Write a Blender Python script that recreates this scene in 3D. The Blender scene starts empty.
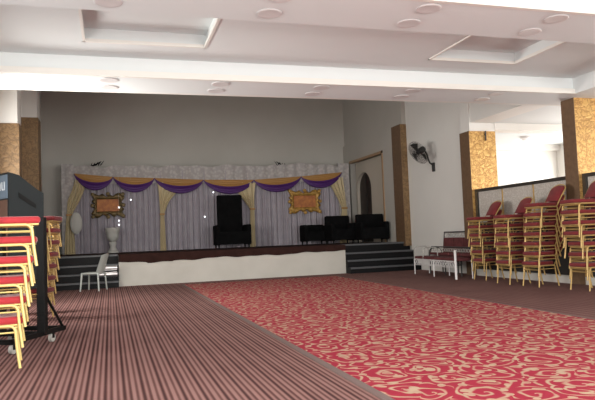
import bpy, bmesh, math, random
from mathutils import Vector, Matrix
random.seed(7)
S = bpy.context.scene
C = S.collection
PI = math.pi

# ------------------------------------------------------------------ materials
def mat(name, col, rough=.6, metal=0., build=None, spec=.5, sheen=0.):
    m = bpy.data.materials.new(name); m.use_nodes = True
    nt = m.node_tree; b = nt.nodes['Principled BSDF']
    b.inputs['Base Color'].default_value = (*col, 1)
    b.inputs['Roughness'].default_value = rough
    b.inputs['Metallic'].default_value = metal
    b.inputs['Specular IOR Level'].default_value = spec
    if sheen: b.inputs['Sheen Weight'].default_value = sheen
    if build: build(nt, b)
    return m
def N(nt, t, **kw):
    n = nt.nodes.new(t)
    for k, v in kw.items():
        if hasattr(n, k): setattr(n, k, v)
        else: n.inputs[k.replace('_', ' ')].default_value = v
    return n
def coords(nt): return N(nt, 'ShaderNodeTexCoord').outputs['Object']
def ramp(nt, fac, stops):
    r = N(nt, 'ShaderNodeValToRGB'); nt.links.new(fac, r.inputs['Fac'])
    e = r.color_ramp.elements
    e[0].position, e[0].color = stops[0][0], (*stops[0][1], 1)
    e[1].position, e[1].color = stops[-1][0], (*stops[-1][1], 1)
    for p, c in stops[1:-1]:
        x = e.new(p); x.color = (*c, 1)
    return r.outputs['Color']
def bump(nt, b, h, s=.3, d=.01):
    n = N(nt, 'ShaderNodeBump'); n.inputs['Strength'].default_value = s; n.inputs['Distance'].default_value = d
    nt.links.new(h, n.inputs['Height']); nt.links.new(n.outputs['Normal'], b.inputs['Normal'])
def mottled(c1, c2, scale=3., bs=.15, fine=60.):
    def f(nt, b):
        co = coords(nt)
        n = N(nt, 'ShaderNodeTexNoise', Scale=scale, Detail=5.); nt.links.new(co, n.inputs['Vector'])
        nt.links.new(ramp(nt, n.outputs['Fac'], [(.3, c1), (.7, c2)]), b.inputs['Base Color'])
        n2 = N(nt, 'ShaderNodeTexNoise', Scale=fine, Detail=3.); nt.links.new(co, n2.inputs['Vector'])
        bump(nt, b, n2.outputs['Fac'], bs, .01)
    return f
def gold_clad(nt, b):
    co = coords(nt)
    v = N(nt, 'ShaderNodeTexVoronoi', feature='DISTANCE_TO_EDGE', Scale=9.); 
    n = N(nt, 'ShaderNodeTexNoise', Scale=5., Detail=4., Distortion=2.)
    nt.links.new(co, n.inputs['Vector'])
    mx = N(nt, 'ShaderNodeMix', data_type='RGBA'); mx.inputs['Factor'].default_value = .25
    nt.links.new(co, mx.inputs['A']); nt.links.new(n.outputs['Color'], mx.inputs['B'])
    nt.links.new(mx.outputs['Result'], v.inputs['Vector'])
    nt.links.new(ramp(nt, v.outputs['Distance'], [(.0, (.30, .15, .05)), (.06, (.50, .28, .09)), (.2, (.62, .38, .13))]), b.inputs['Base Color'])
    bump(nt, b, v.outputs['Distance'], .5, .02)
def gold_clad_shade(nt, b):
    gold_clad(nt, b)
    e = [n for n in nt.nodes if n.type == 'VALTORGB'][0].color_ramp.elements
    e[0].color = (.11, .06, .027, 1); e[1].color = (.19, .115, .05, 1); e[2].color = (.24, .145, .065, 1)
def stripes(nt, b):
    co = coords(nt)
    s = N(nt, 'ShaderNodeSeparateXYZ'); nt.links.new(co, s.inputs[0])
    def sn(period, ph=0):
        m = N(nt, 'ShaderNodeMath', operation='MULTIPLY'); m.inputs[1].default_value = 2*PI/period; nt.links.new(s.outputs['X'], m.inputs[0])
        a = N(nt, 'ShaderNodeMath', operation='ADD'); a.inputs[1].default_value = ph; nt.links.new(m.outputs[0], a.inputs[0])
        q = N(nt, 'ShaderNodeMath', operation='SINE'); nt.links.new(a.outputs[0], q.inputs[0]); return q.outputs[0]
    a = N(nt, 'ShaderNodeMath', operation='MULTIPLY_ADD'); a.inputs[1].default_value = .36; a.inputs[2].default_value = .5
    nt.links.new(sn(.046), a.inputs[0])
    c = N(nt, 'ShaderNodeMath', operation='MULTIPLY_ADD'); c.inputs[1].default_value = .14
    nt.links.new(sn(.138, .7), c.inputs[0]); nt.links.new(a.outputs[0], c.inputs[2])
    n = N(nt, 'ShaderNodeTexNoise', Scale=1.2, Detail=4.); nt.links.new(co, n.inputs['Vector'])
    d = N(nt, 'ShaderNodeMath', operation='MULTIPLY_ADD'); d.inputs[1].default_value = .35
    nt.links.new(n.outputs['Fac'], d.inputs[0]); nt.links.new(c.outputs[0], d.inputs[2])
    nt.links.new(ramp(nt, d.outputs[0], [(.25, (.065, .030, .029)), (.55, (.155, .075, .069)), (.95, (.29, .165, .15))]), b.inputs['Base Color'])
    bump(nt, b, c.outputs[0], .3, .006)
def scrolls(nt, b):
    co = coords(nt)
    n = N(nt, 'ShaderNodeTexNoise', Scale=2.2, Detail=2.); nt.links.new(co, n.inputs['Vector'])
    sub = N(nt, 'ShaderNodeVectorMath', operation='SCALE'); sub.inputs['Scale'].default_value = .35
    nt.links.new(n.outputs['Color'], sub.inputs[0])
    ad = N(nt, 'ShaderNodeVectorMath', operation='ADD'); nt.links.new(co, ad.inputs[0]); nt.links.new(sub.outputs[0], ad.inputs[1])
    v = N(nt, 'ShaderNodeTexVoronoi', Scale=2.9, Randomness=.8); v.voronoi_dimensions = '2D'
    nt.links.new(ad.outputs[0], v.inputs['Vector'])
    # spiral arms: sine of distance plus angle within each cell
    df = N(nt, 'ShaderNodeVectorMath', operation='SUBTRACT'); nt.links.new(ad.outputs[0], df.inputs[0]); nt.links.new(v.outputs['Position'], df.inputs[1])
    sx = N(nt, 'ShaderNodeSeparateXYZ'); nt.links.new(df.outputs[0], sx.inputs[0])
    at = N(nt, 'ShaderNodeMath', operation='ARCTAN2'); nt.links.new(sx.outputs['Y'], at.inputs[0]); nt.links.new(sx.outputs['X'], at.inputs[1])
    m = N(nt, 'ShaderNodeMath', operation='MULTIPLY_ADD'); m.inputs[1].default_value = 22.
    nt.links.new(v.outputs['Distance'], m.inputs[0]); nt.links.new(at.outputs[0], m.inputs[2])
    sn = N(nt, 'ShaderNodeMath', operation='SINE'); nt.links.new(m.outputs[0], sn.inputs[0])
    v2 = N(nt, 'ShaderNodeTexVoronoi', Scale=6.); v2.voronoi_dimensions = '2D'; nt.links.new(ad.outputs[0], v2.inputs['Vector'])
    k = N(nt, 'ShaderNodeMath', operation='LESS_THAN'); k.inputs[1].default_value = .22; nt.links.new(v2.outputs['Distance'], k.inputs[0])
    mx = N(nt, 'ShaderNodeMath', operation='MAXIMUM'); nt.links.new(sn.outputs[0], mx.inputs[0]); nt.links.new(k.outputs[0], mx.inputs[1])
    n3 = N(nt, 'ShaderNodeTexNoise', Scale=9., Detail=3.); nt.links.new(co, n3.inputs['Vector'])
    q = N(nt, 'ShaderNodeMath', operation='MULTIPLY_ADD'); q.inputs[1].default_value = 1.1; nt.links.new(n3.outputs['Fac'], q.inputs[0]); nt.links.new(mx.outputs[0], q.inputs[2])
    nt.links.new(ramp(nt, q.outputs[0], [(.50, (.34, .030, .055)), (.62, (.40, .09, .09)), (.84, (.47, .34, .24))]), b.inputs['Base Color'])
def scroll_fix(m):
    for n in m.node_tree.nodes:
        if n.type == 'VALTORGB':
            mr = N(m.node_tree, 'ShaderNodeMapRange'); mr.inputs["From Min"].default_value = -.04; mr.inputs['From Max'].default_value = 1.9
            l = n.inputs['Fac'].links[0]; src = l.from_socket
            m.node_tree.links.remove(l); m.node_tree.links.new(src, mr.inputs['Value']); m.node_tree.links.new(mr.outputs[0], n.inputs['Fac'])
def lace(c1, c2, scale):
    def f(nt, b):
        co = coords(nt)
        v = N(nt, 'ShaderNodeTexVoronoi', Scale=scale, feature='SMOOTH_F1'); nt.links.new(co, v.inputs['Vector'])
        nt.links.new(ramp(nt, v.outputs['Distance'], [(.2, c2), (.5, c1)]), b.inputs['Base Color'])
        bump(nt, b, v.outputs['Distance'], .4, .01)
    return f
def grille(nt, b):
    co = coords(nt)
    w = N(nt, 'ShaderNodeTexWave', Scale=9.); nt.links.new(co, w.inputs['Vector'])
    nt.links.new(ramp(nt, w.outputs['Fac'], [(.2, (.07, .045, .035)), (.8, (.16, .085, .06))]), b.inputs['Base Color'])

WHITE = mat('white paint', (.74, .73, .70), .55, build=mottled((.72, .71, .68), (.76, .75, .72), .8, .05))
CEIL = mat('ceiling paint', (.69, .725, .73), .6)
WHITE2 = mat('cream gloss paint', (.74, .72, .68), .45)
STAGEW = mat('stage wall emulsion', (.44, .42, .385), .6, build=mottled((.42, .40, .365), (.46, .44, .405), .7, .08))
GOLDC = mat('gold cladding', (.6, .38, .12), .33, .45, gold_clad)
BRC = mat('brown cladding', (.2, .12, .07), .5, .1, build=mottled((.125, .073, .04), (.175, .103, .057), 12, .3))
GOLDSHADE = mat('shaded gold cladding', (.3, .18, .08), .5, .15, build=gold_clad_shade)  # gold cladding with shade put into its colour, for the dimmer columns
FLOORM = mat('striped brown carpet', (.2, .1, .09), .95, build=stripes, spec=.1)
RED = mat('scroll carpet', (.4, .05, .06), .95, build=scrolls, spec=.1); scroll_fix(RED)
BIND = mat('carpet binding', (.19, .14, .13), .95, spec=.1)
STAGEC = mat('dark maroon stage carpet', (.03, .014, .012), .95, build=mottled((.028, .013, .011), (.042, .019, .016), 5), spec=.1)
FACE = mat('stage front plaster', (.56, .54, .49), .6, build=mottled((.53, .51, .46), (.59, .57, .52), 1.5, .1))
GRAN = mat('black granite', (.008, .008, .009), .5, spec=.15)
NOSE = mat('step nosing', (.09, .093, .10), .45)
STEEL = mat('polished steel', (.8, .77, .77), .32, .9)
CREAMP = mat('cream panel', (.52, .47, .40), .5)
TAN = mat('tan wood trim', (.33, .21, .12), .5)
DOORD = mat('dark wood', (.025, .017, .014), .45, build=mottled((.02, .013, .011), (.035, .024, .02), 6))
FRAMEB = mat('dark bronze frame', (.035, .03, .025), .4)
PATP = mat('patterned panel', (.4, .36, .32), .6, build=lace((.46, .42, .38), (.60, .57, .53), 38))
BLACKP = mat('black panel', (.015, .013, .012), .6)
SKIRT = mat('skirting tile', (.55, .53, .49), .4)
GOLDT = mat('gold painted tube', (.80, .62, .24), .35, .15)
GOLDD = mat('worn gold painted tube', (.50, .33, .12), .4, .2)
REDF = mat('red velvet', (.42, .018, .028), .75, sheen=.3, build=mottled((.36, .014, .022), (.48, .025, .035), 8, .1))
REDD = mat('dark red velvet', (.17, .012, .016), .85, sheen=.1, build=mottled((.14, .010, .013), (.20, .015, .018), 8, .1))
BLK = mat('black fabric', (.004, .004, .004), .95, build=mottled((.003, .003, .0035), (.006, .006, .0065), 6), spec=.1)
BLKM = mat('black metal', (.006, .006, .006), .5, spec=.2)
BLKC = mat('black cabinet coating', (.016, .021, .023), .6, spec=.3)
LBL = mat('blue grey header', (.16, .22, .29), .5)
LET = mat('white lettering', (.7, .75, .8), .5)
GRL = mat('brown grille', (.1, .06, .05), .7, build=grille)
CAST = mat('grey castor rubber', (.42, .41, .38), .5)
CURT = mat('lavender grey curtain', (.33, .30, .34), .7, build=mottled((.31, .28, .32), (.36, .33, .37), 4, .1))
LACE = mat('white lace panel', (.5, .47, .47), .7, build=lace((.36, .335, .33), (.46, .43, .42), 12))
SWG = mat('gold satin', (.38, .20, .06), .5)
SWP = mat('purple satin', (.065, .013, .13), .5)
PALEG = mat('pale gold satin', (.50, .41, .25), .5)
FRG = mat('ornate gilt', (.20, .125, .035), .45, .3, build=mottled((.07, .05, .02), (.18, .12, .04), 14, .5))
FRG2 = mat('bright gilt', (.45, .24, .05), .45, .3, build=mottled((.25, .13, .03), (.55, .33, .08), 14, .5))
ORG = mat('orange print', (.42, .13, .035), .6, build=mottled((.30, .09, .03), (.52, .2, .05), 9))
URN = mat('white plaster', (.5, .49, .46), .6)
PLAS = mat('pale plastic', (.50, .53, .50), .4)
BENW = mat('white painted metal', (.72, .70, .70), .35)
BENR = mat('maroon cushion', (.10, .022, .024), .8, build=mottled((.08, .016, .018), (.13, .03, .032), 9))
BEND = mat('dark bench metal', (.03, .028, .028), .5)
FANB = mat('fan black plastic', (.02, .02, .02), .4)
DLR = mat('downlight ring', (.62, .6, .6), .4)
DLG = mat('downlight frosted glass', (.88, .88, .90), .3)
BULB = mat('fairy bulb', (1, 1, 1), .3)
b = BULB.node_tree.nodes['Principled BSDF']; b.inputs['Emission Color'].default_value = (.9, .95, 1, 1); b.inputs['Emission Strength'].default_value = 2.2

# ------------------------------------------------------------------ geometry
class G:
    def __init__(s): s.bm = bmesh.new()
    def box(s, x0, x1, y0, y1, z0, z1, bev=0, seg=2, M=None):
        r = bmesh.ops.create_cube(s.bm, size=1)
        vs = r['verts']
        bmesh.ops.scale(s.bm, vec=(x1-x0, y1-y0, z1-z0), verts=vs)
        bmesh.ops.translate(s.bm, vec=((x0+x1)/2, (y0+y1)/2, (z0+z1)/2), verts=vs)
        if M: bmesh.ops.transform(s.bm, matrix=M, verts=vs)
        if bev:
            es = list({e for v in vs for e in v.link_edges})
            bmesh.ops.bevel(s.bm, geom=es, offset=bev, segments=seg, profile=.5, affect='EDGES')
        return s
    def tube(s, pts, r, n=8, cap=True, closed=False):
        pts = [Vector(p) for p in pts]; rings = []; L = len(pts)
        up = Vector((0, 0, 1)); prev = None
        for i, p in enumerate(pts):
            if closed: t = (pts[(i+1) % L]-pts[i-1]).normalized()
            else: t = (pts[min(i+1, L-1)]-pts[max(i-1, 0)]).normalized()
            if prev is None:
                a = t.cross(up)
                if a.length < .1: a = t.cross(Vector((0, 1, 0)))
            else: a = prev-t*prev.dot(t)
            a.normalize(); prev = a; c = t.cross(a)
            rr = r[i] if isinstance(r, (list, tuple)) else r
            rings.append([s.bm.verts.new(p+(a*math.cos(2*PI*k/n)+c*math.sin(2*PI*k/n))*rr) for k in range(n)])
        for i in range(L if closed else L-1):
            A, B = rings[i], rings[(i+1) % L]
            for k in range(n): s.bm.faces.new((A[k], A[(k+1) % n], B[(k+1) % n], B[k]))
        if cap and not closed:
            s.bm.faces.new(rings[0][::-1]); s.bm.faces.new(rings[-1])
        return s
    def lathe(s, prof, n=24, M=None):
        rings = []
        for r, z in prof:
            rings.append([s.bm.verts.new((max(r, 1e-4)*math.cos(2*PI*k/n), max(r, 1e-4)*math.sin(2*PI*k/n), z)) for k in range(n)])
        for A, B in zip(rings, rings[1:]):
            for k in range(n): s.bm.faces.new((A[k], A[(k+1) % n], B[(k+1) % n], B[k]))
        s.bm.faces.new(rings[0][::-1]); s.bm.faces.new(rings[-1])
        if M: bmesh.ops.transform(s.bm, matrix=M, verts=[v for R in rings for v in R])
        return s
    def prism(s, poly, a, b_, M):            # polygon in local xy, extruded a..b along local z, then M
        A = [s.bm.verts.new(M@Vector((x, y, a))) for x, y in poly]; B = [s.bm.verts.new(M@Vector((x, y, b_))) for x, y in poly]
        n = len(poly)
        for i in range(n): s.bm.faces.new((A[i], A[(i+1) % n], B[(i+1) % n], B[i]))
        s.bm.faces.new(A[::-1]); s.bm.faces.new(B); return s
    def grid(s, f, nu, nv, thick=0.):        # surface f(u,v)->point; thick offsets along +Y for the back
        P = [[s.bm.verts.new(f(i/nu, j/nv)) for j in range(nv+1)] for i in range(nu+1)]
        for i in range(nu):
            for j in range(nv): s.bm.faces.new((P[i][j], P[i+1][j], P[i+1][j+1], P[i][j+1]))
        if thick:
            Q = [[s.bm.verts.new(v.co+Vector((0, thick, 0))) for v in row] for row in P]
            for i in range(nu):
                for j in range(nv): s.bm.faces.new((Q[i][j+1], Q[i+1][j+1], Q[i+1][j], Q[i][j]))
            for i in range(nu):
                s.bm.faces.new((P[i][0], Q[i][0], Q[i+1][0], P[i+1][0])); s.bm.faces.new((P[i][nv], P[i+1][nv], Q[i+1][nv], Q[i][nv]))
            for j in range(nv):
                s.bm.faces.new((P[0][j], P[0][j+1], Q[0][j+1], Q[0][j])); s.bm.faces.new((P[nu][j], Q[nu][j], Q[nu][j+1], P[nu][j+1]))
        return s
    def make(s, name, m, parent=None, smooth=False):
        bmesh.ops.recalc_face_normals(s.bm, faces=s.bm.faces)
        me = bpy.data.meshes.new(name); s.bm.to_mesh(me); s.bm.free()
        me.materials.append(m)
        if smooth:
            me.polygons.foreach_set('use_smooth', [True]*len(me.polygons))
            try: me.set_sharp_from_angle(angle=math.radians(50))
            except Exception: pass
        o = bpy.data.objects.new(name, me); C.objects.link(o)
        if parent: o.parent = parent
        return o
def box(*a, **k): return G().box(*a, **k)
def tag(o, label=None, cat=None, group=None, kind=None):
    if label: o['label'] = label
    if cat: o['category'] = cat
    if group: o['group'] = group
    if kind: o['kind'] = kind
    return o
def struct(g, name, m, label=None, cat='room shell', parent=None):
    o = g.make(name, m, parent)
    if not parent: tag(o, label, cat, kind='structure')
    return o
def empty(name, loc, label, cat, group=None, rz=0):
    o = bpy.data.objects.new(name, None); C.objects.link(o); o.empty_display_size = .1
    o.location = loc; o.rotation_euler = (0, 0, rz); return tag(o, label, cat, group)
def dup(root, loc, rz=0, label=None, group=None, rot=None):
    r = root.copy(); C.objects.link(r); r.location = loc; r.rotation_euler = rot or (0, 0, rz)
    if label: r['label'] = label
    if group: r['group'] = group
    for ch in list(root.children):
        c = ch.copy(); C.objects.link(c); c.parent = r
        for g in list(ch.children):
            d = g.copy(); C.objects.link(d); d.parent = c
    return r
def arc(cx, cy, r, a0, a1, n): return [(cx+r*math.cos(a0+(a1-a0)*i/n), cy+r*math.sin(a0+(a1-a0)*i/n)) for i in range(n+1)]

# ------------------------------------------------------------------ the room
XL, XR, YB, YS = -2.1, 8.5, -3.2, 16.6
ST = .82
struct(box(XL-.2, 14.2, YB-.2, 21.9, -.12, 0), 'floor', FLOORM, 'brown striped carpet floor running towards the stage', 'floor')
r = G(); A = [(1.76, 15.75), (5.76, 15.6), (5.38, 5.9), (5.12, -2.6), (1.80, -2.6), (1.78, 6)]
r.prism(A[::-1], .0, .012, Matrix.Identity(4))
rn = r.make('carpet_runner', RED); tag(rn, 'broad red carpet with gold scroll pattern laid on the brown floor', 'carpet')
g = G(); g.prism([(1.70, 15.75), (1.76, 15.75), (1.78, 6), (1.80, -2.6), (1.74, -2.6), (1.72, 6)], 0, .014, Matrix.Identity(4)); g.make('edge_binding', BIND, rn)
g = G(); g.prism([(5.76, 15.6), (5.82, 15.6), (5.44, 5.9), (5.18, -2.6), (5.12, -2.6), (5.38, 5.9)], 0, .014, Matrix.Identity(4)); g.make('edge_binding', BIND, rn)

# left wall
lw = [(1.2, 3.6), (4.6, 8.6)]
g = G(); g.box(XL-.2, XL, YB, 10.1, 2.8, 6.9).box(XL-.2, XL, YB, 10.1, 0, .7).box(XL-.2, XL, 10.1, 11.9, 3.0, 6.9).box(XL-.2, XL, 10.1, 11.9, 0, 1.6).box(XL-.2, XL, 11.9, 21.8, 0, 6.9)
f = G(); f.box(XL-.14, XL-.08, 10.1, 11.9, 1.6, 1.66).box(XL-.14, XL-.08, 10.1, 11.9, 2.94, 3.0)
for y in (10.13, 11.0, 11.87): f.box(XL-.14, XL-.08, y-.03, y+.03, 1.6, 3.0)
struct(f, 'window_6', WHITE2, 'tall unseen window added in the left wall to light the fan wall', 'window')  # out of view, added to throw light on the fan wall
ys = [YB]+[v for w in lw for v in w]+[10.1]
for i in range(0, len(ys), 2): g.box(XL-.2, XL, ys[i], ys[i+1], .7, 2.8)
for a, c in lw:  # low windows out of view, added to light the right side
    f = G(); f.box(XL-.14, XL-.08, a, c, .7, .76).box(XL-.14, XL-.08, a, c, 2.74, 2.8)
    for y in (a+.03, (a+c)/2, c-.03): f.box(XL-.14, XL-.08, y-.03, y+.03, .7, 2.8)
    struct(f, 'window_%d' % (4+lw.index((a, c))), WHITE2, ('first', 'second')[lw.index((a, c))]+' low unseen window added in the left wall for light', 'window')
struct(g, 'wall_left', WHITE, 'white plaster wall along the left side of the hall')
# back wall of stage
struct(box(XL-.2, 9.4, 21.6, 21.8, 0, 6.9), 'wall_back', STAGEW, 'tall grey plaster wall behind the stage')
# rear wall with three window openings
g = G(); wins = [(-1.2, 1.6), (2.4, 5.2), (6., 8.2)]
g.box(XL-.2, 14.2, YB-.2, YB, 0, .7).box(XL-.2, 14.2, YB-.2, YB, 3.0, 3.9)
xs = [XL-.2]+[v for w in wins for v in w]+[14.2]
for i in range(0, len(xs), 2): g.box(xs[i], xs[i+1], YB-.2, YB, .7, 3.0)
struct(g, 'wall_rear', WHITE, 'white wall with windows at the near end of the hall')
for i, (a, c) in enumerate(wins):
    g = G()
    for x in (a+.03, (a+c)/2, c-.03): g.box(x-.03, x+.03, YB-.12, YB-.06, .7, 3.)
    g.box(a, c, YB-.12, YB-.06, .7, .76).box(a, c, YB-.12, YB-.06, 2.94, 3.)
    struct(g, 'window_%d' % (i+1), WHITE2, ('left', 'middle', 'right')[i]+' white framed window in the rear wall', 'window')
# right wall : the high white piece with the fan, and headers above the columns
g = G()
g.box(8.7, 9.25, 13.5, 16.8, 0, 6.9)                        # fan wall
g.box(8.56, 9.2, 10.15, 13.3, 3.75, 6.9)                    # above the opening
struct(g, 'wall_right', WHITE, 'white wall on the right carrying the black fan')
# stage right side wall with ledge
g = G()
g.box(8.5, 9.3, 17.4, 18.15, ST-.1, 4.42).box(8.5, 9.3, 20.94, 21.6, ST-.1, 4.42).box(8.5, 9.3, 18.15, 20.94, 3.76, 4.42)
g.box(8.56, 9.3, 16.8, 21.6, 4.40, 6.9).box(8.9, 9.3, 18.1, 21., ST-.1, 3.8).box(8.71, 9.3, 16.8, 17.4, 0, 4.4)
struct(g, 'wall_stage', STAGEW, 'grey plaster side wall on the right of the stage')
# door recess
g = G(); yL, yR = 18.15, 20.94
g.box(8.47, 8.60, yL-.04, yL+.03, ST, 3.78).box(8.47, 8.6, yL-.04, yR+.04, 3.70, 3.78)
door = struct(g, 'door_1', TAN, 'arched dark door in a tan framed recess at the right of the stage', 'door')
g = G(); g.box(8.68, 8.9, yL+.03, 19.0, ST, 3.70)
pts = [(19.0, 3.70), (19.0, 2.65)]
yc, ry = 20.17, .62
arcp = [(yc-ry*math.cos(PI*k/16), 2.68+.62*math.sin(PI*k/16)) for k in range(17)]
poly = [(19.0, 3.70), (19.0, ST), (yc-ry, ST)]+arcp+[(yc+ry, ST), (20.88, ST), (20.88, 3.70)]
Mx = Matrix(((0, 0, 1, 0), (1, 0, 0, 0), (0, 1, 0, 0), (0, 0, 0, 1)))   # local x->Y, y->Z, z->X
g.prism(poly, 8.68, 8.9, Mx)
g.make('cream_panel', CREAMP, door)
g = G(); g.prism([(yc-ry, ST), (yc+ry, ST)]+arcp[::-1], 8.78, 8.86, Mx); leaf = g.make('door_leaf', DOORD, door)
box(8.76, 8.78, yc-.02, yc+.02, ST, 3.2).make('door_stile', BLACKP, leaf)

# gold columns
def column(name, x0, x1, y0, y1, ztop, zwhite, lab, z0=0, left=False):
    o = box(x0, x1, y0, y1, z0, ztop).make('gold_column', GOLDSHADE if left or ztop > 4 else GOLDC)
    tag(o, lab, 'column', kind='structure')
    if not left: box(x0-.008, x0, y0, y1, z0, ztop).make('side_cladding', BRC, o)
    if zwhite > ztop: box(x0+.03*(not left), x1-(.03 if left else 0), y0+.02, y1, ztop, zwhite).make('upper_shaft', WHITE, o)
    return o
column('a', 8.5, 8.72, 16.79, 17.4, 4.4, 4.4, 'gold patterned pilaster between the stage and the white fan wall', .7)
column('b', 8.5, 9.25, 13.11, 13.53, 3.54, 6.8, 'gold patterned column left of the bright opening on the right')
column('c', 8.5, 9.25, 9.52, 9.87, 3.55, 3.55, 'nearest gold patterned column at the right edge of the photo')
column('d', XL, -1.70, 16.79, 17.4, 4.4, 6.8, 'gold pilaster in a shaded tone at the left end of the stage', left=True)
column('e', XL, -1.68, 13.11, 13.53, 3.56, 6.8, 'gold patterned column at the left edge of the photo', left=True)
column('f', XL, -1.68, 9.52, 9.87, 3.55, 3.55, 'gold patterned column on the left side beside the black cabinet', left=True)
column('g', 8.5, 9.25, 5.95, 6.3, 3.55, 3.55, 'gold patterned column on the right side, second one nearer than the opening')

g = G(); g.tube([(8.95, 13.08, 3.30), (8.95, 13.08, 3.54)], .018, 8).tube([(8.95, 13.11, 3.46), (8.95, 13.08, 3.46)], .02, 8)
tag(g.make('wall_hook', FRAMEB), 'small dark rod at the top of the gold column left of the opening', 'hook')

# partition with patterned panels
def partition(y0, y1, divs, lab):
    root = box(8.60, 8.68, y0, y1, .15, 1.27).make('low_partition', BLACKP); tag(root, lab, 'partition', 'partitions between the gold columns')
    g = G(); g.box(8.57, 8.70, y0, y1, 2.02, 2.09)
    g.box(8.57, 8.70, y0, y0+.09, .15, 2.02).box(8.57, 8.70, y1-.09, y1, .15, 2.02); g.box(8.58, 8.69, y0, y1, 1.24, 1.28)
    g.make('frame', FRAMEB, root)
    ys = [y0+.09]+divs+[y1-.09]
    for a, c in zip(ys, ys[1:]):
        box(8.61, 8.67, a+.012, c-.012, 1.28, 2.02).make('patterned_panel', PATP, root)
    for d in divs: box(8.59, 8.69, d-.012, d+.012, 1.28, 2.02).make('divider', GOLDD, root)
    return root
partition(9.87, 13.11, [10.97, 12.05], 'dark framed partition with three pale patterned panels behind the chair stacks')
partition(6.3, 9.52, [7.4, 8.45], 'dark framed partition with pale patterned panels right of the nearest column')
struct(box(8.5, 8.72, 6.3, 9.52, 0, .15), 'baseboard_right', SKIRT, 'white skirting under the near partition', 'skirting')
struct(box(8.5, 8.72, 9.87, 13.11, 0, .15), 'baseboard_middle', SKIRT, 'white skirting under the partition behind the chair stacks', 'skirting')

# aisle beyond the opening
struct(box(9.25, 14.2, 16.6, 16.8, 0, 3.9), 'wall_aisle', WHITE2, 'bright cream wall at the far end of the side aisle')
g = G(); awin = [(-1., 2.), (3., 6.), (7., 9.4), (10.2, 12.8), (13.9, 16.2)]
g.box(14, 14.2, YB, 16.8, 0, .5).box(14, 14.2, YB, 16.8, 3.2, 3.9)
ys = [YB]+[v for w in awin for v in w]+[16.8]
for i in range(0, len(ys), 2): g.box(14, 14.2, ys[i], ys[i+1], .5, 3.2)
struct(g, 'wall_far_right', WHITE2, 'window wall of the side aisle')
struct(box(9.25, 14, 16.45, 16.6, 3.56, 3.76), 'trim_1', WHITE2, 'cornice at the top of the aisle end wall', 'cornice')
# ceilings
struct(box(XL-.2, 9.4, 10.1, 21.8, 6.8, 7.0), 'ceiling_stage', CEIL, 'high ceiling over the stage', 'ceiling')
struct(box(9.2, 14.2, 9.9, 16.8, 3.75, 3.95), 'ceiling_aisle', CEIL, 'flat white ceiling over the side aisle', 'ceiling')
g = G()
bands = [(2.06, 3.03), (5.63, 6.6), (9.2, 10.15), (-1.51, -.54)]
TR = []
for y0, y1 in ((-.54, 2.06), (3.03, 5.63), (6.6, 9.2)):
    ta, tb = y0+.64, y1-.64
    xs = [XL, -.3, 1.36, 4.88, 6.5, 8.24]
    g.box(XL, 8.3, y0-.05, ta, 3.84, 4.15).box(XL, 8.3, tb, y1+.05, 3.84, 4.15)
    for a, c in ((XL, -.3), (1.36, 4.88), (6.5, 8.3)): g.box(a, c, ta, tb, 3.84, 4.15)
    g.box(XL, 8.3, y0, y1, 4.02, 4.15)
g.box(XL, 14.2, YB, -1.5, 3.84, 4.1)
g.box(9.1, 14.2, -1.6, 9.3, 3.84, 4.1)
struct(g, 'ceiling', CEIL, 'white coffered ceiling with rectangular trays', 'ceiling')
for k, (y0, y1) in enumerate(bands):
    g = G(); g.box(XL, 14.1, y0+.05, y1-.003, 3.55, 4.2)
    o = struct(g, 'trim_%d' % (k+2), CEIL, ['white ceiling beam over the middle of the hall', 'nearer white ceiling beam at the top edge of the photo', 'white ceiling beam crossing the hall before the stage', 'white ceiling beam near the rear wall'][k], 'beam')
    box(XL, 8.3, y0, y0+.06, 3.545, 3.635).make('fascia_lip', WHITE2, o)
    if k == 2:
        box(XL, 9.4, y1-.02, y1+.1, 3.552, 6.9).make('upper_face', WHITE, o)
g = G()
g.box(8.26, 9.25, -3.2, 9.25, 3.55, 4.1)
o = struct(g, 'trim_6', CEIL, 'long white beam along the right side columns', 'beam')
struct(box(9.25, 14, 13.11, 13.53, 3.58, 3.8), 'trim_7', WHITE2, 'white cross beam over the side aisle', 'beam')
# trays' raised rims
for y0, y1 in ((3.03, 5.63), (6.6, 9.2)):
    for a, c in ((-.3, 1.36), (4.88, 6.5)):
        ta, tb = y0+.64, y1-.64
        g = G(); w = .035
        g.box(a, c, tb-w, tb, 3.825, 3.87).box(a, c, ta, ta+w, 3.825, 3.87).box(a, a+w, ta, tb, 3.825, 3.87).box(c-w, c, ta, tb, 3.825, 3.87)
        side = 'left' if a < 0 else 'right'
        o = g.make('trim_%d' % (8+2*(y0 > 5)+(a > 0)), WHITE2)
        tag(o, 'white moulded rim of the %s rectangular ceiling tray%s' % (side, '' if y0 > 5 else ' overhead'), 'ceiling tray', kind='structure')

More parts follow.
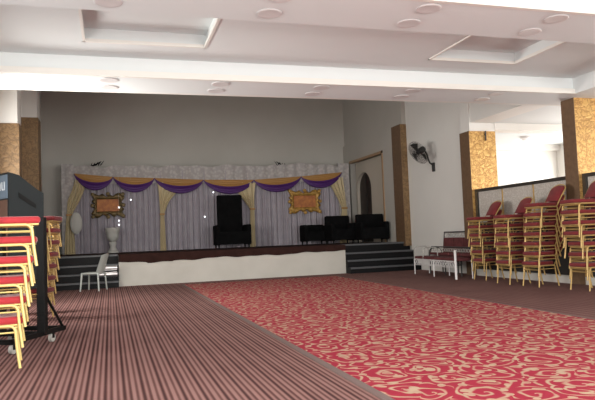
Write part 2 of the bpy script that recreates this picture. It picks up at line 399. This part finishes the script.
# ------------------------------------------------------------------ downlights
def downlight():
    t = empty('downlight', (0, 0, 3.55), 'x', 'ceiling light', 'round downlights in the ceiling beams')
    G().lathe([(.115, .004), (.135, -.001), (.14, -.008), (.128, -.014), (.112, -.012)], 24).make('ring', DLR, t, True)
    G().lathe([(.112, -.002), (.112, -.008), (.06, -.010), (.0, -.011)], 24).make('diffuser', DLG, t, True)
    return t
d0 = None; cols = ['first', 'second', 'third', 'fourth', 'fifth']
for (ya, yb, nm) in ((9.43, 9.88, 'stage side beam'), (5.86, 6.33, 'nearer beam')):
    for i in range(5):
        for j, y in enumerate((ya, yb)):
            x = .03+1.675*i
            lab = 'round downlight, %s from the left in the %s row of the %s' % (cols[i], ('near', 'far')[j], nm)
            if d0 is None: d0 = downlight(); d0.location = (x, y, 3.55); d0['label'] = lab
            else: dup(d0, (x, y, 3.55), label=lab)
t = empty('ceiling_lamp', (11.6, 15.0, 3.75), 'small round lamp on the ceiling of the bright side aisle', 'ceiling light')
G().lathe([(.16, 0), (.16, -.03), (.12, -.05)], 24).make('base', DLR, t, True)
G().lathe([(.12, -.05), (.11, -.09), (.05, -.12), (0, -.125)], 24).make('glass', DLG, t, True)

# ------------------------------------------------------------------ the stage
g = G(); g.box(.2, 6.47, YS, 21.6, 0, .80); g.box(XL, .2, 17.4, 21.6, 0, .80); g.box(6.47, 8.72, 17.4, 21.6, 0, .80)
stg = struct(g, 'stage_platform', FACE, 'raised stage with white front and dark maroon carpet top', 'stage')
g = G()
g.box(XL, 8.5, YS+.8, 21.6, .80, ST).box(.2, 6.47, YS-.015, YS+.81, .80, ST)
def lip(u, v):
    x = .2+6.27*u
    low = .60+.05*u+.012*math.sin(x*5.1)+.010*math.sin(x*2.3+1)+.008*math.sin(x*11)-(.02 if .9 < x < 1.6 else 0)
    return (x, YS-.03+.01*math.sin(x*9)*(1-v), low+(ST+.002-low)*v)
g.grid(lip, 120, 3, .028)
g.make('stage_carpet', STAGEC, stg)
def steps(x0, x1, lab):
    t = empty('stage_steps', ((x0+x1)/2, YS, 0), lab, 'steps'); t['kind'] = 'structure'
    for i in range(4):
        z1 = (.17, .37, .58, .822)[i]; y0 = YS-.35+.22*i
        o = box(x0-(x0+x1)/2, x1-(x0+x1)/2, y0-YS, 1.0, .17*i, z1-.02 +.02 if i < 3 else z1).make('step', GRAN, t)
        n = box(x0-(x0+x1)/2, x1-(x0+x1)/2, y0-YS-.02, y0-YS+.03, z1-.045, z1+.002, bev=.004).make('nosing', NOSE, o)
    return t
sl = steps(XL, .19, 'black granite steps up to the left end of the stage')
steps(6.48, 8.70, 'black granite steps up to the right end of the stage')
for k, z in enumerate((.49, .33)):  # shiny cylinders stand in for reflective riser ends
    g = G(); g.tube([(-.12, -.0, z), (.32, -.0, z)], .07, 20)
    o = g.make('riser_end_cylinder', STEEL); o.parent = None; o.location = (-.16, YS-.10, 0)
    tag(o, 'short shiny steel cylinder as riser end at the stage corner, %s of two' % ('upper', 'lower')[k], 'cylinder', 'steel cylinders at the stage corner')
    # brackets holding it to the steps
    box(.10, .14, .0, .22, z-.02, z+.02).make('bracket', GRAN, o)

# backdrop
BY = 20.6
bd = empty('stage_backdrop', (3.4, BY, ST), 'white lace and lavender grey pleated backdrop across the stage', 'backdrop')
L = lambda v: (v[0]-3.4, v[1]-BY, v[2]-ST)
def cur(u, v):
    x = -1.1+8.95*u
    return L((x, BY-.02+.03*math.sin(x*26)+.018*math.sin(x*61+1), ST+2.6*v))
G().grid(cur, 520, 4, .02).make('pleated_curtain', CURT, bd, True)
g = G(); g.box(*[a-b_ for a, b_ in zip((-1.43, -1.08), (3.4, 3.4))], -.06, .06, 0, 2.85).box(7.86-3.4, 8.28-3.4, -.06, .06, 0, 2.85); g.make('side_panel', LACE, bd)
def top(u, v):
    x = -1.43+9.71*u
    zt = 3.56+.05*abs(math.sin(x*1.9+.4))+.025*math.sin(x*7)+(.10*math.exp(-((x-6.4)/.5)**2))
    return L((x, BY-.07+.02*math.sin(x*17), 3.02+(zt-3.02)*v))
G().grid(top, 260, 5, .05).make('lace_border', LACE, bd, True)
g = G()
for k in range(7): 
    x = -1.2+k*1.5; g.box(x-3.4, x+.05-3.4, .05, .10, 0, 2.4)
g.make('support_post', BLKM, bd)
for (x, z, l, nm) in ((-.38, 3.62, 1, 'left'), (5.75, 3.60, -1, 'right')):
    g = G()
    g.tube([(x-.18*l, BY-.03, z-.03), (x, BY-.05, z+.03), (x+.16*l, BY-.04, z+.13)], [.02, .03, .012], 8)
    for q in range(5): g.tube([(x-.15*l+.07*q*l, BY-.04, z), (x-.12*l+.09*q*l, BY-.09, z+.07+.02*q)], [.018, .006], 6)
    tag(g.make('leafy_sprig', BLK, smooth=True), 'small dark sprig perched on the %s part of the backdrop top' % nm, 'sprig')

# swags
cus = [(-1.05, 3.36), (.13, 3.24), (1.42, 3.19), (3.02, 3.12), (4.74, 3.10), (6.44, 3.2), (7.97, 3.34)]
ords = ['leftmost', 'second from the left', 'third from the left', 'third from the right', 'second from the right', 'rightmost']
for i in range(6):
    (xa, za), (xb, zb) = cus[i], cus[i+1]
    t = empty('fabric_swag', ((xa+xb)/2, BY-.1, (za+zb)/2), 'gold and purple satin swag on the backdrop, %s of six' % ords[i], 'swag', 'gold and purple swags along the backdrop')
    ox, oy, oz = t.location
    def base(u, f0, f1, v, D=.40):
        x = xa+(xb-xa)*u; z = za+(zb-za)*u; q = 4*u*(1-u)
        d = D*q**.72
        f = f0+(f1-f0)*v
        return x, z, d, q, f
    def gf(u, v):
        x, z, d, q, f = base(u, 0, .74, v)
        return (x-ox, -.03-.10*q*math.sin(PI*f*.9)+.012*math.sin(f*38)*q, z-d*f-oz)
    def pf(u, v):
        x, z, d, q, f = base(u, .60, 1., v)
        return (x-ox, -.045-.12*q*math.sin(PI*f*.8)+.014*math.sin(f*44)*q, z-.03-d*f*1.0-.09*v*(.35+.65*q)-oz+.03)
    G().grid(gf, 28, 14, .012).make('gold_layer', SWG, t, True)
    G().grid(pf, 28, 10, .012).make('purple_layer', SWP, t, True)
def tied(name, pl, lab):
    g = G()
    def f(u, v):
        zs = v*(len(pl)-1); i = min(int(zs), len(pl)-2); s = zs-i
        a, b_ = pl[i], pl[i+1]; z = a[0]+(b_[0]-a[0])*s; x0 = a[1]+(b_[1]-a[1])*s; x1 = a[2]+(b_[2]-a[2])*s
        return (x0+(x1-x0)*u, BY-.16+.03*math.sin(u*22)*min(1, (x1-x0)*3), z)
    o = g.grid(f, 24, 16, .02).make('tied_curtain', PALEG, None, True)
    tag(o, lab, 'curtain', 'pale gold tied curtains on the backdrop')
    z, x0, x1 = pl[len(pl)//2]
    # tie band
    zt = min(pl, key=lambda p: p[2]-p[1]); 
    box(zt[1]-.02, zt[2]+.02, BY-.20, BY-.11, zt[0]-.03, zt[0]+.03, bev=.01).make('tie_band', SWG, o)
tied('l', [(3.15, -1.02, -.85), (2.9, -1.08, -.72), (2.5, -1.25, -.88), (2.05, -1.28, -1.14), (1.6, -1.32, -1.08), (1.2, -1.34, -1.05), (.78, -1.36, -1.04)], 'pale gold curtain tied back at the left end of the backdrop')
tied('m', [(3.05, 1.5, 2.35), (2.8, 1.54, 2.2), (2.4, 1.56, 1.85), (2.0, 1.58, 1.70), (1.6, 1.57, 1.72), (1.2, 1.56, 1.73), (.78, 1.55, 1.75)], 'pale gold curtain tied back between the second and third swag')
tied('r', [(3.0, 3.85, 4.8), (2.8, 4.05, 4.76), (2.5, 4.3, 4.73), (2.1, 4.58, 4.72), (1.6, 4.56, 4.72), (1.2, 4.55, 4.72), (.78, 4.54, 4.73)], 'pale gold curtain tied back behind the tall black throne')
tied('e', [(3.15, 7.35, 8.0), (2.9, 7.5, 8.02), (2.5, 7.72, 8.05), (2.05, 7.92, 8.1), (1.6, 7.85, 8.12), (1.2, 7.8, 8.12), (.78, 7.78, 8.14)], 'pale gold curtain tied back at the right end of the backdrop')

# ornate frames
def ornate(x0, x1, z0, z1, m, lab):
    cx, cz = (x0+x1)/2, (z0+z1)/2; w, h = (x1-x0)/2, (z1-z0)/2
    t = empty('ornate_frame', (cx, BY-.1, cz), lab, 'picture frame')
    iw, ih = w*.66, h*.48
    def f(u, v):
        a = u*2*PI; c, s_ = math.cos(a), math.sin(a)
        k = 1/max(abs(c)/1, abs(s_)/1)
        ex = w*(.90+.07*math.sin(a*14)+.05*math.cos(a*4+PI)) if True else w
        eh = h*(.86+.09*math.sin(a*14)+.08*math.cos(a*4+PI))
        X, Z = c*k*ex, s_*k*eh; xi, zi = c*k*iw, s_*k*ih
        return (xi+(X-xi)*v, -.02-.05*math.sin(PI*v), zi+(Z-zi)*v)
    G().grid(f, 112, 6, .03).make('frame', m, t, True)
    for (px, pz) in ((0, .92), (0, -.92), (.93, 0), (-.93, 0), (.9, .88), (-.9, .88), (.9, -.88), (-.9, -.88)):
        G().lathe([(.0, -.04), (.05, -.03), (.065, 0), (.05, .03), (0, .04)], 10, Matrix.Translation((px*w, -.04, pz*h))@Matrix.Rotation(PI/2, 4, 'X')).make('boss', m, t, True)
    box(-iw, iw, -.025, .0, -ih, ih).make('panel', ORG, t)
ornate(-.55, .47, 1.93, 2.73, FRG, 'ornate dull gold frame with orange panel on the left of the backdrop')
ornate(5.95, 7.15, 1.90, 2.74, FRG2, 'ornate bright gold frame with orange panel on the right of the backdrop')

# round ornament, urn, fairy lights
o = G().lathe([(.0, -.06), (.12, -.05), (.17, -.02), (.18, 0), (.17, .02), (.12, .05), (0, .06)], 28, Matrix.Diagonal((1, 1, 1.9, 1))@Matrix.Rotation(PI/2, 4, 'X')).make('round_ornament', URN, None, True)
G().tube([(0, 0, .33), (0, .1, 1.4)], .003, 6).make('cord', CAST, o); o.location = (-1.0, BY-.33, 1.78); tag(o, 'white oval ornament hanging against the left tied curtain', 'ornament')
t = empty('urn_pedestal', (.08, 20.0, ST), 'white plaster urn on a pedestal under the left gold frame', 'urn')
G().lathe([(.17, 0), (.17, .05), (.13, .08), (.10, .14), (.085, .2), (.12, .3), (.12, .34)], 28).make('pedestal', URN, t, True)
G().lathe([(.07, .34), (.12, .38), (.17, .46), (.19, .54), (.185, .62), (.21, .66), (.22, .72), (.225, .78), (.19, .785), (.17, .70)], 28).make('urn', URN, t, True)
for (x, z, lab) in ((.66, 2.49, 'upper right of the left gold frame'), (.29, 2.25, 'on the right edge of the left gold frame'), (.28, 1.83, 'below the left gold frame'), (.28, 1.70, 'lowest below the left gold frame'), (3.33, 2.69, 'up beside the top of the black throne'), (3.02, 1.88, 'beside the middle of the black throne')):
    o = G().lathe([(0, -.022), (.016, -.016), (.022, 0), (.016, .016), (0, .022)], 10).make('fairy_light', BULB, None, True); o.location = (x, BY-.20, z)
    g = G(); g.tube([(0, 0, .02), (0, .03, 3.3-z)], .002, 5); g.make('wire', CAST, o)
    tag(o, 'tiny white fairy light bulb '+lab, 'light bulb', 'fairy lights on the backdrop')

# black seats on the stage
def armchair(loc, w, h, d, seat, armh, lab, name='armchair', rz=0, backw=None):
    t = empty(name, loc, lab, 'chair', rz=rz); bw = backw or w*.96
    box(-w/2+.09, w/2-.09, -d/2, d/2-.12, .12, seat, bev=.03, seg=3).make('seat', BLK, t, True)
    g = G(); g.box(-bw/2, bw/2, d/2-.2, d/2, .12, h, bev=.05, seg=3); g.make('backrest', BLK, t, True)
    for s in (-1, 1):
        box(s*(w/2-.07)-.07, s*(w/2-.07)+.07, -d/2+.02, d/2-.05, .1, armh, bev=.04, seg=3).make('armrest', BLK, t, True)
    for sx in (-1, 1):
        for sy in (-1, 1):
            G().tube([(sx*(w/2-.08), sy*(d/2-.1), .13), (sx*(w/2-.08), sy*(d/2-.09), 0)], [.035, .022], 8).make('leg', BLKM, t, True)
    return t
armchair((3.74, 19.5, ST), 1.12, 1.72, .8, .52, .74, 'tall black throne chair standing in the middle of the stage', 'throne_chair', 0, .82)
armchair((6.55, 19.6, ST), .85, .66, .7, .44, .62, 'low black armchair, leftmost of the seats at the right of the stage')
armchair((7.22, 18.9, ST), .86, .92, .75, .48, .66, 'black high backed armchair in front of the right end of the backdrop')
armchair((8.0, 18.1, ST), .95, .92, .72, .48, .66, 'black wide armchair before the arched door', rz=-.12)

# ------------------------------------------------------------------ banquet chairs (local +x is the front)
def banquet(tubem, clothm, lab, tilt=.23):
    t = empty('banquet_chair', (0, 0, 0), lab, 'chair')
    r = .0135
    def corner(x0, z0, x1, z1, rad, sgn):   # rail along x at z0 then down to (x1,z1)
        return [(x0, z0), (x1-sgn*rad, z0)]+[(x1-sgn*rad+sgn*rad*math.sin(a), z0-rad+rad*math.cos(a)) for a in [PI/2*k/5 for k in range(1, 6)]]
    for s in (-1, 1):
        y = .208*s
        P = [(x, y, z) for x, z in corner(0, .392, .165, 0, .06, 1)]+[(.175, y, .2), (.200, y*1.05, 0)]
        G().tube(P, r, 8).make('leg', tubem, t, True)
        P = [(x, y, z) for x, z in corner(0, .392, -.20, 0, .03, -1)]+[(-.222, y, .2), (-.255, y*1.03, .06), (-.27, y*1.03, 0)]
        G().tube(P, r, 8).make('leg', tubem, t, True)
    g = G()
    g.box(-.19, .225, -.192, .192, .388, .403, bev=.005)
    g.tube([(.165, -.20, .372), (.165, .20, .372)], .011, 6); g.tube([(-.2, -.19, .385), (-.2, .19, .385)], .010, 6)
    g.tube([(.168, -.20, .315), (.168, .20, .315)], .008, 6)
    for s in (-1, 1): g.tube([(.168, .206*s, .33), (-.2, .206*s, .33)], .008, 6)
    g.make('seat_frame', tubem, t, True)
    g = G()
    def cush(u, v):
        return None
    g.box(-.20, .240, -.193, .193, .402, .472, bev=.030, seg=4); g.make('seat', clothm, t, True)
    # back frame : tall arch of tube leaning back
    lean = lambda z: -.205-tilt*(z-.39)
    pts = [(-.19, .39)]+[(-.19+.01*k, .39+.08*k) for k in range(1, 5)]
    hb = .76 if tilt < .5 else .72
    out = [(.185, .39), (.18, .50), (.185, .60), (.19, .67)]+[(.19*math.cos(a), hb+.10*math.sin(a)) for a in [PI*k/14 for k in range(0, 15)]]+[(-.19, .67), (-.185, .60), (-.18, .50), (-.185, .39)]
    g = G(); g.tube([(lean(z), y, z) for y, z in out], .011, 8); g.make('back_frame', tubem, t, True)
    pad = [(.165, .50), (.17, .60), (.172, hb-.01)]+[(.17*math.cos(a), hb+.085*math.sin(a)) for a in [PI*k/12 for k in range(0, 13)]]+[(-.172, hb-.01), (-.17, .60), (-.165, .50)]
    g = G(); n = len(pad)
    fr = [g.bm.verts.new((lean(z)+.024, y, z)) for y, z in pad]; bk = [g.bm.verts.new((lean(z)-.018, y, z)) for y, z in pad]
    fi = [g.bm.verts.new((lean(.7+(z-.7)*.8)+.040, y*.82, .7+(z-.7)*.8)) for y, z in pad]
    for i in range(n):
        j = (i+1) % n
        g.bm.faces.new((fr[i], fr[j], bk[j], bk[i])); g.bm.faces.new((fi[i], fi[j], fr[j], fr[i]))
    g.bm.faces.new(fi); g.bm.faces.new(bk)
    g.make('backrest', clothm, t, True)
    return t
PITCH = .183
def place(t):
    return lambda n: ['bottom', 'second', 'third', 'fourth', 'fifth', 'sixth'][t]+('' if t == 0 else ' from bottom') if t < n-1 else 'topmost'
used = {}
def stack(key, x, y, rz, n, where, group, mats, shift=.034, jit=.006, special=None, z0=0, pitch=PITCH):
    for k in range(n):
        lab = 'red gold banquet chair, %s in %s' % (place(k)(n), where)
        jx, jy, jr = random.uniform(-jit, jit), random.uniform(-jit, jit)*1.5, random.uniform(-jit*5, jit*5)
        d = shift*k
        if special and k in special: jx += special[k][0]; jr += special[k][1]
        loc = (x+d*math.cos(rz)+jx, y+d*math.sin(rz)+jy, z0+pitch*k)
        if mats not in used:
            t = banquet({'new': GOLDT, 'old': GOLDD}[mats], {'new': REDF, 'old': REDD}[mats], lab, .23 if mats == 'new' else .68); used[mats] = t
            t.location = loc; t.rotation_euler = (0, 0, rz+jr); t['group'] = group
        else: dup(used[mats], loc, rz+jr, lab, group)
# left: local +x towards the hall
stack('l1', -1.04, 6.48, .10, 6, 'nearest left stack', 'banquet chairs stacked on the left', 'new', shift=.030, pitch=.187)
stack('l2', -1.12, 10.3, -.25, 7, 'left stack behind the trolley', 'banquet chairs stacked on the left', 'old', shift=.022)
stack('l3', -1.2, 11.1, -.1, 7, 'farthest left stack', 'banquet chairs stacked on the left', 'old', shift=.025)
# right: facing the hall
G_R = 'banquet chairs stacked on the right'
stack('r1', 7.97, 11.88, PI, 6, 'right stack beside the benches', G_R, 'old', shift=.02, jit=.010)
stack('r2', 7.76, 10.70, PI, 6, 'second right stack from benches', G_R, 'old', shift=.004, jit=.012)
stack('r3', 7.76, 9.87, PI, 7, 'stack left of nearest column', G_R, 'old', shift=-.018, jit=.010)
stack('r4', 7.90, 8.77, PI, 7, 'stack at right photo edge', G_R, 'old', shift=.010, jit=.010, special={k: (-.06, 0) for k in range(3, 7)})

# ------------------------------------------------------------------ trolley
t = empty('chair_trolley', (-1.02, 7.10, 0), 'black metal chair trolley with upright and pale castors on the left', 'trolley', rz=-.46)
box(-.05, .05, .56, .63, .12, 1.45, bev=.006).make('upright', BLKM, t)
box(-.55, -.47, .56, .63, .12, 1.45, bev=.006).make('upright', BLKM, t)
g = G(); g.box(-.025, .025, .0, 1.05, .10, .15).box(-.54, -.49, .0, 1.05, .10, .15).box(-.54, .025, 1.0, 1.05, .10, .15).box(-.54, .025, .0, .05, .10, .15).box(-.54, .025, .57, .62, .10, .15)
g.make('base_frame', BLKM, t)
for x in (.0, -.515): G().tube([(x, .6, .62), (x, 1.02, .14)], .016, 8).make('brace', BLKM, t, True)
g = G(); g.box(-.5, .0, .57, .62, 1.39, 1.45).box(-.5, .0, .57, .62, .7, .75); g.make('cross_bar', BLKM, t)
for (x, y) in ((.0, .78), (-.515, .78), (.0, .04), (-.515, .04)):
    o = G().tube([(x-.018, y, .05), (x+.018, y, .05)], .05, 20).make('castor', CAST, t, True)
    box(x-.026, x+.026, y-.02, y+.02, .045, .11).make('castor_fork', BLKM, o)

# tall cabinet
ang = math.atan2(.25, .41)
t = empty('loudspeaker_cabinet', (-1.29, 9.0, 0), 'tall black cabinet with blue grey lettered header behind the nearest chair stack', 'cabinet', rz=ang)
Mp = Matrix(((1, 0, 0, 0), (0, 0, 1, 0), (0, 1, 0, 0), (0, 0, 0, 1)))   # x->x, y->z, z->y
g = G(); g.prism([(0, .55), (.48, .55), (.48, 1.86), (.40, 1.90), (.13, 2.10), (0, 2.13)], 0, .5, Mp); g.make('body', BLKC, t)
box(-.012, .0, .03, .47, 1.78, 2.10).make('header_panel', LBL, t)
box(-.012, .0, .03, .47, .58, 1.76).make('front_grille', GRL, t)
for (x, y) in ((.03, .03), (.45, .03), (.03, .47), (.45, .47)): G().tube([(x, y, 0), (x, y, .56)], .015, 8).make('stand_leg', BLKM, t, True)
g = G(); g.prism([(.13, 1.86), (.37, 1.70), (.37, 1.64), (.13, 1.79)], -.006, .002, Mp); g.make('handle_slot', BLKM, t)
cu = bpy.data.curves.new('lettering', 'FONT'); cu.body = 'nu'; cu.size = .26; cu.extrude = .003; cu.align_x = 'CENTER'
tmp = bpy.data.objects.new('tmp', cu); C.objects.link(tmp)
dg = bpy.context.evaluated_depsgraph_get(); me = bpy.data.meshes.new_from_object(tmp.evaluated_get(dg)); bpy.data.objects.remove(tmp)
me.materials.clear(); me.materials.append(LET)
o = bpy.data.objects.new('lettering', me); C.objects.link(o); o.parent = t
o.matrix_local = Matrix.Translation((-.016, .20, 1.89))@Matrix.Rotation(-PI/2, 4, 'Z')@Matrix.Rotation(PI/2, 4, 'X')

# ------------------------------------------------------------------ plastic chair
t = empty('plastic_chair', (-.40, 15.7, 0), 'pale plastic chair standing before the left stage steps', 'chair', rz=PI-.4)
for sx, sy in ((.2, -1), (.2, 1), (-.2, -1), (-.2, 1)):
    G().tube([(sx, sy*.2, .42), (sx*1.15, sy*.23, 0)], [.024, .018], 8).make('leg', PLAS, t, True)
box(-.22, .22, -.22, .22, .40, .44, bev=.015).make('seat', PLAS, t, True)
def pb(u, v):
    y = -.22+.44*u; z = .42+.46*v
    return (-.19-.14*v-.05*(1-(2*u-1)**2)+.04, y*(1-.12*v), z-.04*v*(2*u-1)**2)
g = G()
def pb2(u, v):
    p = pb(u, v); return (p[0]-.02, p[1], p[2])
g.grid(pb, 12, 8); g.grid(pb2, 12, 8); g.make('backrest', PLAS, t, True)

# ------------------------------------------------------------------ benches
def bench(loc, L_, d, seatn, backh, white, lab, arms, rz=PI):
    t = empty('metal_bench', loc, lab, 'bench', rz=rz)
    m = BENW if white else BEND
    n = len(seatn)
    g = G()
    g.tube([(d/2, -L_/2, .40), (d/2, L_/2, .40)], .014, 8).tube([(-d/2, -L_/2, .40), (-d/2, L_/2, .40)], .014, 8)
    g.tube([(d/2, -L_/2, .26), (d/2, L_/2, .26)], .010, 8)
    K = int(L_/.13)
    for k in range(K):      # scroll rings in the apron
        y = -L_/2+L_*(k+.5)/K
        g.tube([(d/2, y+.05*math.cos(a), .33+.05*math.sin(a)) for a in [2*PI*q/12 for q in range(12)]], .008, 6, closed=True)
    g.make('seat_frame', m, t, True)
    for y in (-L_/2, 0, L_/2):
        for x in (d/2, -d/2):
            G().tube([(x, y, .40), (x*1.02, y, 0)], [.02, .015], 8).make('leg', m, t, True)
    for k, (a, b_) in enumerate(seatn): box(-d/2+.02, d/2+.01, a+.01, b_-.01, .405, .475, bev=.022, seg=3).make('seat', BENR, t, True)
    if backh:
        g = G()
        g.tube([(-d/2-.02, -L_/2, .4), (-d/2-.10, -L_/2, backh)], .014, 8).tube([(-d/2-.02, L_/2, .4), (-d/2-.10, L_/2, backh)], .014, 8)
        g.tube([(-d/2-.10, -L_/2, backh), (-d/2-.10, L_/2, backh)], .016, 8)
        g.make('back_frame', BEND, t, True)
        g = G()
        for k in range(K):
            y = -L_/2+L_*(k+.5)/K
            g.tube([(-d/2-.095, y+.055*math.cos(a), backh-.075+.04*math.sin(a)) for a in [2*PI*q/12 for q in range(12)]], .008, 6, closed=True)
        g.make('scroll_ornament', CAST, t, True)
        for k, (a, b_) in enumerate(seatn):
            box(-.03, .03, a+.015, b_-.015, 0, backh-.13-.50, bev=.02, seg=3, M=Matrix.Translation((-d/2-.03, 0, .49))@Matrix.Rotation(-.13, 4, 'Y')).make('back_cushion', BENR, t, True)
    for (y, h, mm) in arms:
        P = [(d/2, y, .40), (d/2, y, h-.1)]+[(d/2-.1+.1*math.cos(a), y, h-.1+.1*math.sin(a)) for a in [PI/2*q/5 for q in range(1, 6)]]+[(-d/2+.1, y, h)]+[(-d/2+.1-.1*math.sin(a), y, h-.1+.1*math.cos(a)) for a in [PI/2*q/5 for q in range(1, 6)]]+[(-d/2, y, .4)]
        G().tube(P, .018 if mm is BENW else .014, 8).make('armrest', mm, t, True)
    return t
# local y runs opposite to world y after the half turn
bench((7.79, 13.53, 0), 2.36, .4, [(-1.16, -.58), (-.58, 0), (0, .58), (.58, 1.16)], .70, True, 'low white scrolled bench with maroon cushions in front of the high backed bench',
      [(-1.18, .72, CAST), (-.62, .70, CAST)], PI-.084)
bench((8.26, 13.84, 0), 1.5, .36, [(-.75, -.25), (-.25, .25), (.25, .75)], 1.07, False, 'dark high backed bench with maroon cushions against the white wall', [(.78, .66, BEND), (-.78, .66, BEND)])
o = [x for x in bpy.data.objects if x.name.startswith('metal_bench') and x['label'].startswith('low')][0]
G().tube([(.21, 1.19, 0.0), (.21, 1.19, .66)], .03, 8).make('end_post', BENW, o, True)

# ------------------------------------------------------------------ wall fan
n = Vector((-.84, -.10, -.54)).normalized()
cen = Vector((8.22, 15.2, 3.30))
t = empty('wall_fan', (8.7, 15.22, 2.9), 'black wall fan tilted downward on the white wall beside the stage', 'fan')
q = Vector((0, 0, 1)).rotation_difference(n).to_matrix().to_4x4()
Mf = Matrix.Translation(cen-Vector((8.7, 15.22, 2.9)))@q
box(-.05, 0, -.06, .06, -.13, .12, bev=.015, seg=3).make('wall_bracket', FANB, t, True)
mp = Mf@Vector((0, 0, -.20))
G().tube([(-.03, 0, .05), (-.14, 0, .12), tuple(mp*.6+Vector((-.03, 0, .06))), tuple(mp)], [.028, .022, .022, .03], 10).make('arm', FANB, t, True)
G().lathe([(.03, -.24), (.075, -.22), (.09, -.15), (.085, -.06), (.05, -.03), (.02, 0)], 20, Mf).make('motor', FANB, t, True)
g = G(); R_ = .345
for k in range(6):
    rr = R_*(.22+.78*k/5); zz = .09-.05*(k/5)**2*1.3
    for sgn in (1, -1):
        zc = (zz if sgn > 0 else -.05+.04*(k/5))
        g.tube([tuple(Mf@Vector((rr*math.cos(a), rr*math.sin(a), zc))) for a in [2*PI*i/36 for i in range(36)]], .003, 5, closed=True)
for i in range(48):
    a = 2*PI*i/48; c, s_ = math.cos(a), math.sin(a)
    g.tube([tuple(Mf@Vector((r_*c, r_*s_, z))) for r_, z in ((.05, .095), (.2, .075), (.32, .035), (R_, .01), (.32, -.012), (.2, -.03), (.08, -.05))], .0022, 4)
g.make('cage', FANB, t, True)
for k in range(3):
    a0 = 2*PI*k/3
    def bl(u, v):
        r_ = .05+.25*u; a = a0+(-.45+.9*v)*(.6+.5*u)
        return tuple(Mf@Vector((r_*math.cos(a), r_*math.sin(a), .02+.05*(v-.5))))
    g = G(); g.grid(bl, 8, 6); g.make('blade', FANB, t, True)
G().lathe([(.055, .0), (.055, .04), (.03, .06), (0, .065)], 16, Mf).make('hub', FANB, t, True)

# ------------------------------------------------------------------ light
w = bpy.data.worlds.new('daylight'); S.world = w; w.use_nodes = True
w.node_tree.nodes['Background'].inputs[0].default_value = (.95, .97, 1., 1); w.node_tree.nodes['Background'].inputs[1].default_value = .6
def area(name, loc, rot, sx, sy, e, col=(1, .98, .95)):
    l = bpy.data.lights.new(name, 'AREA'); l.shape = 'RECTANGLE'; l.size = sx; l.size_y = sy; l.energy = e; l.color = col
    o = bpy.data.objects.new(name, l); C.objects.link(o); o.location = loc; o.rotation_euler = rot; return o
for a, c in wins: area('window_daylight', ((a+c)/2, YB+.03, 1.85), (PI/2, 0, 0), c-a-.1, 2.2, 190, (1., 1., .96))
lwin = [(1.2, 3.6, 1.75, 2., 95), (4.6, 8.6, 1.75, 2., 12), (10.1, 11.9, 2.3, 1.4, 175)]
for a, c, z, hh, e in lwin: area('added_side_light', (XL+.02, (a+c)/2, z), (PI/2, 0, -PI/2), c-a-.1, hh-.1, e, (1, .97, .91))  # lamps in the added left openings
for a, c in awin: area('aisle_daylight', (13.95, (a+c)/2, 1.85), (PI/2, 0, PI/2), c-a-.1, 2.6, 78, (1, .97, .90))

cd = bpy.data.cameras.new('camera'); cam = bpy.data.objects.new('camera', cd); C.objects.link(cam); S.camera = cam
F, YAW, PIT, ROL = 614.66, .29758543, .05855055, -.03870078
cd.sensor_width = 36; cd.sensor_fit = 'HORIZONTAL'; cd.lens = 36*F/595; cd.clip_start = .05; cd.clip_end = 200
fw = Vector((math.sin(YAW)*math.cos(PIT), math.cos(YAW)*math.cos(PIT), math.sin(PIT)))
rt = Vector((math.cos(YAW), -math.sin(YAW), 0)); up = rt.cross(fw)
r2 = rt*math.cos(ROL)+up*math.sin(ROL); u2 = -rt*math.sin(ROL)+up*math.cos(ROL)
cam.matrix_world = Matrix(((r2.x, u2.x, -fw.x, 0), (r2.y, u2.y, -fw.y, 0), (r2.z, u2.z, -fw.z, 1.12), (0, 0, 0, 1)))
S.view_settings.view_transform = 'Standard'; S.view_settings.look = 'None'; S.view_settings.gamma = 1; S.view_settings.use_curve_mapping = False
S.view_settings.exposure = 0.9
